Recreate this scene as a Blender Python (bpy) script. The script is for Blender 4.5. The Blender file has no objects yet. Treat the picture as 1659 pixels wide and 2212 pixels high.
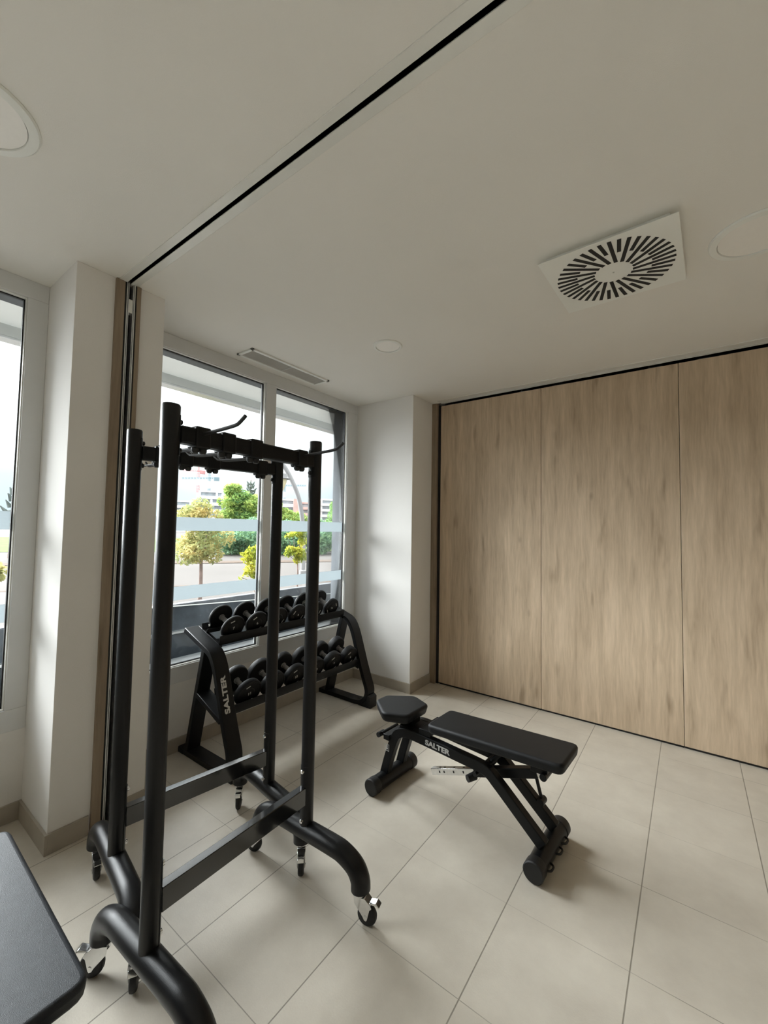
import bpy, bmesh, math, random
from mathutils import Vector, Matrix
D = bpy.data
SC = bpy.context.scene
COL = SC.collection
PI = math.pi
R = math.radians

# ---------------------------------------------------------------- camera, world, sun, exposure
F_PX, CX, CY = 897.28, 832.447, 1101.165
YAW, PITCH, ROLL = 0.63281, 0.04725, 0.01643
cd = D.cameras.new('camera'); cam = D.objects.new('camera', cd); COL.objects.link(cam)
cd.sensor_fit = 'VERTICAL'; cd.sensor_height = 36.0; cd.lens = 36.0 * F_PX / 2212.0
cd.shift_x = -(CX - 829.5) / 2212.0; cd.shift_y = (CY - 1106.0) / 2212.0
cd.clip_start = 0.02; cd.clip_end = 600
fw = Vector((-math.sin(YAW) * math.cos(PITCH), math.cos(YAW) * math.cos(PITCH), math.sin(PITCH)))
rt = Vector((math.cos(YAW), math.sin(YAW), 0)); up = rt.cross(fw)
r2 = rt * math.cos(ROLL) + up * math.sin(ROLL); u2 = -rt * math.sin(ROLL) + up * math.cos(ROLL)
mw = Matrix.Identity(4)
for i in range(3):
    mw[i][0] = r2[i]; mw[i][1] = u2[i]; mw[i][2] = -fw[i]
mw[0][3], mw[1][3], mw[2][3] = 0, 0, 1.45
cam.matrix_world = mw
SC.camera = cam

w = D.worlds.new('world'); SC.world = w; w.use_nodes = True
nt = w.node_tree; nt.nodes.clear()
def N(nt, t, **k):
    n = nt.nodes.new(t)
    for a, b in k.items(): setattr(n, a, b)
    return n
wo = N(nt, 'ShaderNodeOutputWorld'); bg = N(nt, 'ShaderNodeBackground'); tc = N(nt, 'ShaderNodeTexCoord')
sx = N(nt, 'ShaderNodeSeparateXYZ'); rp = N(nt, 'ShaderNodeValToRGB')
nz = N(nt, 'ShaderNodeTexNoise'); nz.inputs['Scale'].default_value = 3.0
ad = N(nt, 'ShaderNodeMath', operation='MULTIPLY_ADD'); ad.inputs[1].default_value = 0.08
nt.links.new(tc.outputs['Generated'], sx.inputs[0]); nt.links.new(tc.outputs['Generated'], nz.inputs['Vector'])
nt.links.new(nz.outputs[0], ad.inputs[0]); nt.links.new(sx.outputs['Z'], ad.inputs[2])
nt.links.new(ad.outputs[0], rp.inputs[0]); nt.links.new(rp.outputs[0], bg.inputs[0]); nt.links.new(bg.outputs[0], wo.inputs[0])
e = rp.color_ramp.elements
e[0].position = 0.0; e[0].color = (0.165, 0.185, 0.205, 1)
e[1].position = 1.0; e[1].color = (1.0, 1.0, 0.98, 1)
for p, c in ((0.045, (0.200, 0.235, 0.270, 1)), (0.12, (0.235, 0.27, 0.29, 1)), (0.22, (0.42, 0.45, 0.46, 1)), (0.5, (0.85, 0.86, 0.85, 1))):
    k = e.new(p); k.color = c
bg.inputs[1].default_value = 3.2

sl = D.lights.new('sun', 'SUN'); so = D.objects.new('sun', sl); COL.objects.link(so)
sl.energy = 22.0; sl.angle = R(60); sl.color = (0.97, 0.985, 1.0)
sd = Vector((0.84, 0.22, -0.62)).normalized()        # light travels into the room, from behind the photographer's left
so.rotation_euler = sd.to_track_quat('-Z', 'Y').to_euler(); so.location = (-20, -6, 15)

SC.view_settings.view_transform = 'Standard'; SC.view_settings.look = 'None'
SC.view_settings.exposure = 0.50; SC.view_settings.gamma = 1.0
try: SC.view_settings.use_curve_mapping = False
except Exception: pass
cy = SC.cycles
cy.use_denoising = True; cy.max_bounces = 14; cy.diffuse_bounces = 8; cy.glossy_bounces = 4
cy.transparent_max_bounces = 16; cy.transmission_bounces = 6; cy.sample_clamp_indirect = 6.0

# ---------------------------------------------------------------- materials
def mat(name, col, rough=0.5, metal=0.0, nscale=20.0, namt=0.08, bump=0.0, bscale=200.0, spec=0.5, coat=0.0):
    m = D.materials.new(name); m.use_nodes = True
    nt = m.node_tree; b = nt.nodes['Principled BSDF']
    tc = N(nt, 'ShaderNodeTexCoord'); nz = N(nt, 'ShaderNodeTexNoise'); nz.inputs['Scale'].default_value = nscale
    nz.inputs['Detail'].default_value = 4
    nt.links.new(tc.outputs['Object'], nz.inputs['Vector'])
    r = N(nt, 'ShaderNodeValToRGB'); lo = [c * (1 - namt) for c in col]; hi = [min(1, c * (1 + namt)) for c in col]
    r.color_ramp.elements[0].position = 0.3; r.color_ramp.elements[1].position = 0.7
    r.color_ramp.elements[0].color = (*lo, 1); r.color_ramp.elements[1].color = (*hi, 1)
    nt.links.new(nz.outputs[0], r.inputs[0]); nt.links.new(r.outputs[0], b.inputs['Base Color'])
    b.inputs['Roughness'].default_value = rough; b.inputs['Metallic'].default_value = metal
    b.inputs['Specular IOR Level'].default_value = spec; b.inputs['Coat Weight'].default_value = coat
    if bump:
        n2 = N(nt, 'ShaderNodeTexNoise'); n2.inputs['Scale'].default_value = bscale; n2.inputs['Detail'].default_value = 3
        bp = N(nt, 'ShaderNodeBump'); bp.inputs['Strength'].default_value = bump; bp.inputs['Distance'].default_value = 0.002
        nt.links.new(tc.outputs['Object'], n2.inputs['Vector']); nt.links.new(n2.outputs[0], bp.inputs['Height'])
        nt.links.new(bp.outputs[0], b.inputs['Normal'])
    return m

M = {}
M['wall_dim'] = mat('bounce_cut_wall', (0.34, 0.30, 0.25), 0.8, nscale=3, namt=0.03)  # unseen walls, colour darkened to cut the bounce inside the room
M['wall'] = mat('painted_plaster', (0.77, 0.755, 0.73), 0.9, nscale=3, namt=0.015, bump=0.25, bscale=350, spec=0.25)
M['ceiling'] = mat('ceiling_paint', (0.775, 0.757, 0.712), 0.95, nscale=2, namt=0.012, bump=0.2, bscale=300, spec=0.2)
M['gloss_white'] = mat('gloss_white_lacquer', (0.74, 0.74, 0.70), 0.14, nscale=5, namt=0.01)
M['frame_white'] = mat('white_window_profile', (0.66, 0.665, 0.66), 0.35, nscale=8, namt=0.02)
M['alu'] = mat('aluminium', (0.62, 0.63, 0.63), 0.32, 0.85, nscale=30, namt=0.05)
M['beam'] = mat('black_gloss_beam', (0.003, 0.0033, 0.0037), 0.3, nscale=80, namt=0.15, spec=0.1, coat=1.0)
_b = M['beam'].node_tree.nodes['Principled BSDF']; _b.inputs['Coat IOR'].default_value = 1.75; _b.inputs['Coat Roughness'].default_value = 0.10
M['chrome'] = mat('chrome', (0.80, 0.81, 0.82), 0.14, 1.0, nscale=60, namt=0.05)
M['black'] = mat('black_rubber', (0.006, 0.006, 0.0065), 0.6, nscale=60, namt=0.2, bump=0.2)
M['coat'] = mat('black_powder_coat', (0.005, 0.0052, 0.006), 0.34, nscale=80, namt=0.15, bump=0.2, bscale=900, spec=0.32)
M['coat2'] = mat('black_satin_paint', (0.005, 0.0055, 0.0062), 0.38, nscale=80, namt=0.15, bump=0.15, bscale=700, spec=0.26)
M['pad'] = mat('black_upholstery', (0.009, 0.0095, 0.0105), 0.45, nscale=50, namt=0.15, bump=0.4, bscale=900, spec=0.22)
M['pad_grey'] = mat('charcoal_upholstery', (0.018, 0.021, 0.026), 0.42, nscale=50, namt=0.15, bump=0.4, bscale=900, spec=0.3)
M['rubber'] = mat('dumbbell_rubber', (0.006, 0.006, 0.0065), 0.48, nscale=70, namt=0.25, bump=0.4, bscale=600, spec=0.26)
M['steel'] = mat('dark_steel_handle', (0.33, 0.33, 0.33), 0.4, 0.5, nscale=120, namt=0.2, bump=0.6, bscale=900)
M['print'] = mat('silver_print', (0.55, 0.55, 0.54), 0.5, 0.0, nscale=40, namt=0.05)
M['mark'] = mat('grey_moulded_mark', (0.60, 0.60, 0.58), 0.5, 0.0, nscale=40, namt=0.05)
M['graphite_light'] = mat('grey_sheet_metal', (0.085, 0.09, 0.10), 0.5, 0.1, nscale=14, namt=0.2, bump=0.2, bscale=120)
M['graphite'] = mat('graphite_sheet_metal', (0.036, 0.044, 0.052), 0.42, 0.1, nscale=14, namt=0.25, bump=0.2, bscale=120)
M['slate'] = mat('slate_metal_cladding', (0.115, 0.125, 0.14), 0.75, 0.0, nscale=14, namt=0.18, bump=0.2, bscale=120)
M['soffit'] = mat('pale_soffit', (0.50, 0.50, 0.47), 0.8, nscale=4, namt=0.03)
M['canopy'] = mat('canopy_cream', (0.80, 0.80, 0.75), 0.8, nscale=2, namt=0.03)
M['dark'] = mat('dark_recess', (0.012, 0.012, 0.012), 0.7, nscale=10, namt=0.1)
M['base'] = mat('skirting_tile', (0.38, 0.34, 0.28), 0.5, nscale=9, namt=0.08, bump=0.1)
M['lens'] = mat('frosted_lamp_lens', (0.86, 0.84, 0.80), 0.5, nscale=50, namt=0.01)
M['vent_paint'] = mat('vent_white_paint', (0.80, 0.81, 0.77), 0.45, nscale=10, namt=0.01)
M['vent_grey'] = mat('vent_slat_grey', (0.50, 0.50, 0.48), 0.55, nscale=10, namt=0.05)

def glass():
    m = D.materials.new('window_glass'); m.use_nodes = True; nt = m.node_tree; nt.nodes.clear()
    o = N(nt, 'ShaderNodeOutputMaterial'); mx = N(nt, 'ShaderNodeMixShader'); t = N(nt, 'ShaderNodeBsdfTransparent'); g = N(nt, 'ShaderNodeBsdfGlossy')
    g.inputs['Roughness'].default_value = 0.02; t.inputs[0].default_value = (0.95, 0.97, 0.97, 1)
    fr = N(nt, 'ShaderNodeFresnel'); fr.inputs[0].default_value = 1.35
    nz = N(nt, 'ShaderNodeTexNoise'); nz.inputs['Scale'].default_value = 1.5; mu = N(nt, 'ShaderNodeMath', operation='MULTIPLY')
    ma = N(nt, 'ShaderNodeMath', operation='MULTIPLY_ADD'); ma.inputs[1].default_value = 0.2; ma.inputs[2].default_value = 0.85
    nt.links.new(nz.outputs[0], ma.inputs[0]); nt.links.new(ma.outputs[0], mu.inputs[0]); nt.links.new(fr.outputs[0], mu.inputs[1])
    nt.links.new(mu.outputs[0], mx.inputs[0]); nt.links.new(t.outputs[0], mx.inputs[1]); nt.links.new(g.outputs[0], mx.inputs[2]); nt.links.new(mx.outputs[0], o.inputs[0])
    return m
def frosted():
    m = D.materials.new('frosted_vinyl'); m.use_nodes = True; nt = m.node_tree; nt.nodes.clear()
    o = N(nt, 'ShaderNodeOutputMaterial'); mx = N(nt, 'ShaderNodeMixShader'); t = N(nt, 'ShaderNodeBsdfTranslucent'); g = N(nt, 'ShaderNodeBsdfTransparent')
    nz = N(nt, 'ShaderNodeTexNoise'); nz.inputs['Scale'].default_value = 30
    r = N(nt, 'ShaderNodeValToRGB'); r.color_ramp.elements[0].color = (0.255, 0.275, 0.282, 1); r.color_ramp.elements[1].color = (0.275, 0.295, 0.302, 1)
    nt.links.new(nz.outputs[0], r.inputs[0]); nt.links.new(r.outputs[0], t.inputs[0])
    g.inputs[0].default_value = (0.9, 0.95, 0.97, 1)
    mx.inputs[0].default_value = 0.12
    nt.links.new(t.outputs[0], mx.inputs[1]); nt.links.new(g.outputs[0], mx.inputs[2]); nt.links.new(mx.outputs[0], o.inputs[0])
    return m
M['glass'] = glass(); M['frost'] = frosted()

def tile_mat():
    m = D.materials.new('floor_tiles'); m.use_nodes = True; nt = m.node_tree; b = nt.nodes['Principled BSDF']; L = nt.links.new
    tc = N(nt, 'ShaderNodeTexCoord'); sp = N(nt, 'ShaderNodeSeparateXYZ'); L(tc.outputs['Object'], sp.inputs[0])
    P = 0.41693
    def axis(out, off, wd):
        a = N(nt, 'ShaderNodeMath', operation='SUBTRACT'); a.inputs[1].default_value = off; L(out, a.inputs[0])
        d = N(nt, 'ShaderNodeMath', operation='DIVIDE'); d.inputs[1].default_value = P; L(a.outputs[0], d.inputs[0])
        pp = N(nt, 'ShaderNodeMath', operation='PINGPONG'); pp.inputs[1].default_value = 0.5; L(d.outputs[0], pp.inputs[0])
        mr = N(nt, 'ShaderNodeMapRange'); mr.inputs['From Min'].default_value = wd * 0.55 / P; mr.inputs['From Max'].default_value = wd / P
        mr.inputs['To Min'].default_value = 1; mr.inputs['To Max'].default_value = 0; L(pp.outputs[0], mr.inputs[0])
        fl = N(nt, 'ShaderNodeMath', operation='FLOOR'); L(d.outputs[0], fl.inputs[0])
        return mr.outputs[0], fl.outputs[0]
    gx, ix = axis(sp.outputs['X'], -1.4325, 0.0026)
    gy, iy = axis(sp.outputs['Y'], 0.8255, 0.0018)
    # the cross joints fade where the grout matches the tile
    nj = N(nt, 'ShaderNodeTexNoise'); nj.inputs['Scale'].default_value = 0.9; L(tc.outputs['Object'], nj.inputs['Vector'])
    mj = N(nt, 'ShaderNodeMapRange'); mj.inputs['From Min'].default_value = 0.42; mj.inputs['From Max'].default_value = 0.58
    mj.inputs['To Min'].default_value = 0.25; mj.inputs['To Max'].default_value = 0.9; L(nj.outputs[0], mj.inputs[0])
    gy2 = N(nt, 'ShaderNodeMath', operation='MULTIPLY'); L(gy, gy2.inputs[0]); L(mj.outputs[0], gy2.inputs[1])
    g = N(nt, 'ShaderNodeMath', operation='MAXIMUM'); L(gx, g.inputs[0]); L(gy2.outputs[0], g.inputs[1])
    cb = N(nt, 'ShaderNodeCombineXYZ'); L(ix, cb.inputs[0]); L(iy, cb.inputs[1])
    wn = N(nt, 'ShaderNodeTexWhiteNoise'); wn.noise_dimensions = '2D'; L(cb.outputs[0], wn.inputs['Vector'])
    n1 = N(nt, 'ShaderNodeTexNoise'); n1.inputs['Scale'].default_value = 5; n1.inputs['Detail'].default_value = 8; n1.inputs['Roughness'].default_value = 0.65
    L(tc.outputs['Object'], n1.inputs['Vector'])
    mx = N(nt, 'ShaderNodeMath', operation='MULTIPLY_ADD'); mx.inputs[1].default_value = 0.10; L(wn.outputs[0], mx.inputs[0]); L(n1.outputs[0], mx.inputs[2])
    r = N(nt, 'ShaderNodeValToRGB'); L(mx.outputs[0], r.inputs[0])
    r.color_ramp.elements[0].position = 0.32; r.color_ramp.elements[1].position = 0.78
    r.color_ramp.elements[0].color = (0.50, 0.455, 0.385, 1); r.color_ramp.elements[1].color = (0.60, 0.555, 0.475, 1)
    mc = N(nt, 'ShaderNodeMix', data_type='RGBA'); L(g.outputs[0], mc.inputs[0]); L(r.outputs[0], mc.inputs[6]); mc.inputs[7].default_value = (0.26, 0.235, 0.195, 1)
    L(mc.outputs[2], b.inputs['Base Color'])
    b.inputs['Roughness'].default_value = 0.42; b.inputs['Specular IOR Level'].default_value = 0.45
    n2 = N(nt, 'ShaderNodeTexNoise'); n2.inputs['Scale'].default_value = 180; L(tc.outputs['Object'], n2.inputs['Vector'])
    h = N(nt, 'ShaderNodeMath', operation='MULTIPLY_ADD'); h.inputs[1].default_value = -6.0; L(g.outputs[0], h.inputs[0]); L(n2.outputs[0], h.inputs[2])
    bp = N(nt, 'ShaderNodeBump'); bp.inputs['Strength'].default_value = 0.25; bp.inputs['Distance'].default_value = 0.0012; L(h.outputs[0], bp.inputs['Height']); L(bp.outputs[0], b.inputs['Normal'])
    return m
M['tile'] = tile_mat()

def wood_mat(name, dark, light, off=0.0):
    m = D.materials.new(name); m.use_nodes = True; nt = m.node_tree; b = nt.nodes['Principled BSDF']; L = nt.links.new
    tc = N(nt, 'ShaderNodeTexCoord'); mp = N(nt, 'ShaderNodeMapping'); L(tc.outputs['Object'], mp.inputs[0])
    mp.inputs['Location'].default_value = (off, 0, off * 3); mp.inputs['Scale'].default_value = (1, 1, 0.085)
    wob = N(nt, 'ShaderNodeTexNoise'); wob.inputs['Scale'].default_value = 2.2; L(tc.outputs['Object'], wob.inputs['Vector'])
    va = N(nt, 'ShaderNodeVectorMath', operation='MULTIPLY_ADD'); va.inputs[1].default_value = (0.035, 0.0, 0.0)
    L(wob.outputs['Color'], va.inputs[0]); L(mp.outputs[0], va.inputs[2])
    n1 = N(nt, 'ShaderNodeTexNoise'); n1.inputs['Scale'].default_value = 15; n1.inputs['Detail'].default_value = 7; n1.inputs['Roughness'].default_value = 0.62; L(va.outputs[0], n1.inputs['Vector'])
    n2 = N(nt, 'ShaderNodeTexNoise'); n2.inputs['Scale'].default_value = 75; n2.inputs['Detail'].default_value = 3; L(va.outputs[0], n2.inputs['Vector'])
    mp3 = N(nt, 'ShaderNodeMapping'); mp3.inputs['Scale'].default_value = (1, 1, 0.22); mp3.inputs['Location'].default_value = (off * 2, 3, 1); L(tc.outputs['Object'], mp3.inputs[0])
    n3 = N(nt, 'ShaderNodeTexNoise'); n3.inputs['Scale'].default_value = 11; n3.inputs['Detail'].default_value = 2; L(mp3.outputs[0], n3.inputs['Vector'])
    st = N(nt, 'ShaderNodeMapRange'); st.inputs['From Min'].default_value = 0.60; st.inputs['From Max'].default_value = 0.78; st.inputs['To Max'].default_value = 0.30; L(n3.outputs[0], st.inputs[0])
    a = N(nt, 'ShaderNodeMath', operation='MULTIPLY_ADD'); a.inputs[1].default_value = 0.35; L(n2.outputs[0], a.inputs[0]); L(n1.outputs[0], a.inputs[2])
    s = N(nt, 'ShaderNodeMath', operation='SUBTRACT'); L(a.outputs[0], s.inputs[0]); L(st.outputs[0], s.inputs[1])
    r = N(nt, 'ShaderNodeValToRGB'); L(s.outputs[0], r.inputs[0])
    r.color_ramp.elements[0].position = 0.30; r.color_ramp.elements[1].position = 0.86
    r.color_ramp.elements[0].color = (*dark, 1); r.color_ramp.elements[1].color = (*light, 1)
    # little knots
    mpv = N(nt, 'ShaderNodeMapping'); mpv.inputs['Scale'].default_value = (1.0, 1, 0.5); mpv.inputs['Location'].default_value = (off + .3, 0, .4); L(tc.outputs['Object'], mpv.inputs[0])
    vo = N(nt, 'ShaderNodeTexVoronoi'); vo.inputs['Scale'].default_value = 3.6; L(mpv.outputs[0], vo.inputs['Vector'])
    kr = N(nt, 'ShaderNodeMapRange'); kr.inputs['From Min'].default_value = 0.015; kr.inputs['From Max'].default_value = 0.075; kr.inputs['To Min'].default_value = 0.38; kr.inputs['To Max'].default_value = 0.0; L(vo.outputs['Distance'], kr.inputs[0])
    mc = N(nt, 'ShaderNodeMix', data_type='RGBA'); L(kr.outputs[0], mc.inputs[0]); L(r.outputs[0], mc.inputs[6]); mc.inputs[7].default_value = (*[c * 0.6 for c in dark], 1)
    L(mc.outputs[2], b.inputs['Base Color']); b.inputs['Roughness'].default_value = 0.55; b.inputs['Specular IOR Level'].default_value = 0.35
    bp = N(nt, 'ShaderNodeBump'); bp.inputs['Strength'].default_value = 0.12; bp.inputs['Distance'].default_value = 0.001; L(n2.outputs[0], bp.inputs['Height']); L(bp.outputs[0], b.inputs['Normal'])
    return m
WD, WL = (0.31, 0.228, 0.150), (0.66, 0.52, 0.375)
M['wood_post'] = wood_mat('oak_edge_dark', tuple(c * .5 for c in WD), tuple(c * .5 for c in WL), 2.2)
M['wood'] = [wood_mat('oak_laminate_%s' % n, WD, WL, o) for n, o in (('a', 0.0), ('b', 1.7), ('c', 3.1), ('d', 4.9))]

def leaf_mat(name, a, b_, c):
    m = D.materials.new(name); m.use_nodes = True; nt = m.node_tree; b = nt.nodes['Principled BSDF']; L = nt.links.new
    tc = N(nt, 'ShaderNodeTexCoord'); n1 = N(nt, 'ShaderNodeTexNoise'); n1.inputs['Scale'].default_value = 2.6; n1.inputs['Detail'].default_value = 6; L(tc.outputs['Object'], n1.inputs['Vector'])
    r = N(nt, 'ShaderNodeValToRGB'); L(n1.outputs[0], r.inputs[0]); e = r.color_ramp.elements
    e[0].position = 0.36; e[0].color = (*a, 1); e[1].position = 0.66; e[1].color = (*c, 1); k = e.new(0.5); k.color = (*b_, 1)
    L(r.outputs[0], b.inputs['Base Color']); b.inputs['Roughness'].default_value = 0.7; b.inputs['Specular IOR Level'].default_value = 0.2
    t = N(nt, 'ShaderNodeBsdfTranslucent'); L(r.outputs[0], t.inputs[0]); mx = N(nt, 'ShaderNodeMixShader'); mx.inputs[0].default_value = 0.4
    L(b.outputs[0], mx.inputs[1]); L(t.outputs[0], mx.inputs[2]); L(mx.outputs[0], nt.nodes['Material Output'].inputs[0])
    return m
M['leaf_olive'] = leaf_mat('olive_leaves', (0.203, 0.252, 0.107), (0.324, 0.324, 0.131), (0.517, 0.409, 0.166))
M['leaf_yellow'] = leaf_mat('yellow_leaves', (0.203, 0.281, 0.047), (0.328, 0.374, 0.047), (0.515, 0.452, 0.062))
M['leaf_green'] = leaf_mat('green_leaves', (0.137, 0.275, 0.118), (0.224, 0.379, 0.128), (0.359, 0.496, 0.156))  # haze mixed into this green and the dark and lime ones below
M['leaf_dark'] = leaf_mat('dark_green_leaves', (0.124, 0.241, 0.162), (0.176, 0.320, 0.188), (0.294, 0.452, 0.227))
M['leaf_lime'] = leaf_mat('lime_leaves', (0.204, 0.325, 0.100), (0.325, 0.431, 0.126), (0.448, 0.517, 0.152))
M['leaf_grey'] = leaf_mat('conifer_needles', (0.16, 0.19, 0.18), (0.20, 0.23, 0.22), (0.26, 0.29, 0.27))
M['bark'] = mat('bark', (0.22, 0.16, 0.14), 0.9, nscale=12, namt=0.25, bump=0.5, bscale=40)
M['road'] = mat('pale_concrete_paving', (0.094, 0.087, 0.083), 0.85, spec=0.03, nscale=0.35, namt=0.09)
M['kerb'] = mat('pinkish_kerb', (0.09, 0.070, 0.058), 0.85, spec=0.03, nscale=2, namt=0.08)
M['grass'] = mat('grass', (0.075, 0.105, 0.035), 0.9, spec=0.03, nscale=1.5, namt=0.2)
M['bwhite'] = mat('white_render', (0.80, 0.80, 0.80), 0.8, nscale=0.2, namt=0.03)
M['bglass'] = mat('dark_balcony_glazing', (0.30, 0.33, 0.36), 0.5, nscale=0.6, namt=0.3)
M['brick'] = mat('pink_brick', (0.62, 0.42, 0.38), 0.9, nscale=0.7, namt=0.08)
M['crane_red'] = mat('crane_red', (0.50, 0.24, 0.24), 0.6, nscale=1, namt=0.1)
M['crane_white'] = mat('crane_white', (0.6, 0.6, 0.62), 0.6, nscale=1, namt=0.1)
M['crane_blue'] = mat('crane_blue', (0.17, 0.25, 0.29), 0.6, nscale=1, namt=0.1)
M['lamp_grey'] = mat('galvanised_pole', (0.24, 0.235, 0.24), 0.5, 0.2, nscale=5, namt=0.06)
M['lamp_glass'] = mat('cream_lamp_glass', (0.55, 0.48, 0.30), 0.3, nscale=6, namt=0.05)

# ---------------------------------------------------------------- mesh helpers
class MB:
    def __init__(s): s.v = []; s.f = []
    def add(s, vs, fs, T=None):
        o = len(s.v)
        s.v += [tuple(T @ Vector(p)) if T is not None else tuple(p) for p in vs]
        s.f += [tuple(i + o for i in f) for f in fs]; return s
    def box(s, a, b, T=None):
        (x0, y0, z0), (x1, y1, z1) = a, b
        vs = [(x, y, z) for z in (z0, z1) for y in (y0, y1) for x in (x0, x1)]
        return s.add(vs, [(0, 2, 3, 1), (4, 5, 7, 6), (0, 1, 5, 4), (2, 6, 7, 3), (0, 4, 6, 2), (1, 3, 7, 5)], T)
    def prism(s, pts, axis, a, b, T=None):
        """2D polygon extruded along an axis between a and b. axis y: pts are (x,z); x: (y,z); z: (x,y)"""
        n = len(pts)
        def P(p, t): return {'y': (p[0], t, p[1]), 'x': (t, p[0], p[1]), 'z': (p[0], p[1], t)}[axis]
        vs = [P(p, a) for p in pts] + [P(p, b) for p in pts]
        fs = [tuple(range(n)), tuple(range(2 * n - 1, n - 1, -1))] + [(i, (i + 1) % n + 0, (i + 1) % n + n, i + n) for i in range(n)]
        fs = [fs[0], fs[1]] + [(i, i + n, (i + 1) % n + n, (i + 1) % n) for i in range(n)]
        return s.add(vs, fs, T)
    def tube(s, path, r, n=16, T=None, caps=True):
        path = [Vector(p) for p in path]; m = len(path); rs = r if isinstance(r, (list, tuple)) else [r] * m
        t0 = (path[1] - path[0]).normalized(); ref = Vector((0, 0, 1)) if abs(t0.z) < 0.9 else Vector((0, 1, 0))
        nrm = t0.cross(ref).normalized(); vs = []
        for i, p in enumerate(path):
            t = (path[min(i + 1, m - 1)] - path[max(i - 1, 0)]).normalized()
            nrm = (nrm - t * nrm.dot(t)).normalized(); bi = t.cross(nrm)
            for k in range(n):
                an = 2 * PI * k / n; vs.append(tuple(p + (nrm * math.cos(an) + bi * math.sin(an)) * rs[i]))
        fs = [(i * n + k, i * n + (k + 1) % n, (i + 1) * n + (k + 1) % n, (i + 1) * n + k) for i in range(m - 1) for k in range(n)]
        if caps: fs += [tuple(range(n - 1, -1, -1)), tuple(range((m - 1) * n, m * n))]
        return s.add(vs, fs, T)
    def lathe(s, prof, n=32, T=None, caps=True):
        """profile (r,z) turned about z"""
        m = len(prof); vs = [(r * math.cos(2 * PI * k / n), r * math.sin(2 * PI * k / n), z) for r, z in prof for k in range(n)]
        fs = [(i * n + k, i * n + (k + 1) % n, (i + 1) * n + (k + 1) % n, (i + 1) * n + k) for i in range(m - 1) for k in range(n)]
        if caps: fs += [tuple(range(n - 1, -1, -1)), tuple(range((m - 1) * n, m * n))]
        return s.add(vs, fs, T)
    def band(s, cl, th, a, b, T=None):
        """a flat bar of thickness th following a centre line in xz, extruded in y from a to b"""
        n = len(cl); L_, R_ = [], []
        for i in range(n):
            p0 = Vector(cl[max(i - 1, 0)]); p1 = Vector(cl[min(i + 1, n - 1)]); d = (p1 - p0).normalized(); q = Vector((-d.y, d.x)) * th / 2; c = Vector(cl[i])
            L_.append(c + q); R_.append(c - q)
        vs = []
        for l, r in zip(L_, R_): vs += [(l.x, a, l.y), (l.x, b, l.y), (r.x, b, r.y), (r.x, a, r.y)]
        fs = []
        for i in range(n - 1):
            o = i * 4; q = o + 4
            fs += [(o + k, o + (k + 1) % 4, q + (k + 1) % 4, q + k) for k in range(4)]
        fs += [(3, 2, 1, 0), ((n - 1) * 4, (n - 1) * 4 + 1, (n - 1) * 4 + 2, (n - 1) * 4 + 3)]
        return s.add(vs, fs, T)
    def build(s, name, m, parent=None, bevel=0, smooth=35, seg=2, loc=None, rot=None):
        me = D.meshes.new(name); me.from_pydata(s.v, [], s.f); me.validate(); me.update()
        bm = bmesh.new(); bm.from_mesh(me); bmesh.ops.recalc_face_normals(bm, faces=bm.faces); bm.to_mesh(me); bm.free()
        me.materials.append(m)
        if smooth:
            me.shade_smooth(); me.set_sharp_from_angle(angle=R(smooth))
        o = D.objects.new(name, me); COL.objects.link(o)
        if parent: o.parent = parent
        if loc: o.location = loc
        if rot: o.rotation_euler = rot
        if bevel:
            b = o.modifiers.new('bevel', 'BEVEL'); b.width = bevel; b.segments = seg; b.limit_method = 'ANGLE'; b.angle_limit = R(40)
            b.harden_normals = False
        return o

def smooth_path(pts, k=6):
    """Catmull-Rom through the points"""
    P = [Vector(p) for p in pts]; P = [2 * P[0] - P[1]] + P + [2 * P[-1] - P[-2]]; out = []
    for i in range(1, len(P) - 2):
        for j in range(k):
            t = j / k
            out.append(0.5 * (2 * P[i] + (P[i + 1] - P[i - 1]) * t + (2 * P[i - 1] - 5 * P[i] + 4 * P[i + 1] - P[i + 2]) * t * t + (3 * P[i] - P[i - 1] - 3 * P[i + 1] + P[i + 2]) * t ** 3))
    out.append(P[-2]); return out

def tag(o, label=None, cat=None, group=None, kind=None):
    for k, v in (('label', label), ('category', cat), ('group', group), ('kind', kind)):
        if v: o[k] = v
    return o
def empty(name, loc=(0, 0, 0), rz=0, parent=None):
    o = D.objects.new(name, None); COL.objects.link(o); o.location = loc; o.rotation_euler = (0, 0, rz); o.empty_display_size = 0.1
    if parent: o.parent = parent
    return o
def copy_tree(o, parent=None):
    c = o.copy(); COL.objects.link(c)
    if parent: c.parent = parent
    for ch in list(o.children): copy_tree(ch, c)
    return c
def struct(o): o['kind'] = 'structure'; return o
def text_mesh(txt, size, m, name, parent, matrix, extrude=0.0006, bold=0.0, sx=1.0):
    cu = D.curves.new(name, 'FONT'); cu.body = txt; cu.size = size; cu.extrude = extrude; cu.offset = bold; cu.align_x = 'CENTER'; cu.align_y = 'CENTER'
    to = D.objects.new(name + '_curve', cu); COL.objects.link(to)
    dg = bpy.context.evaluated_depsgraph_get(); me = D.meshes.new_from_object(to.evaluated_get(dg)); D.objects.remove(to); D.curves.remove(cu)
    me.materials.clear(); me.materials.append(m); me.name = name
    o = D.objects.new(name, me); COL.objects.link(o); o.parent = parent
    o.matrix_local = matrix @ Matrix.Diagonal((sx, 1, 1, 1))
    return o
def frame_mat(origin, xa, ya):
    xa = Vector(xa).normalized(); ya = Vector(ya).normalized(); za = xa.cross(ya)
    m = Matrix.Identity(4)
    for i in range(3): m[i][0], m[i][1], m[i][2], m[i][3] = xa[i], ya[i], za[i], origin[i]
    return m

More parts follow.
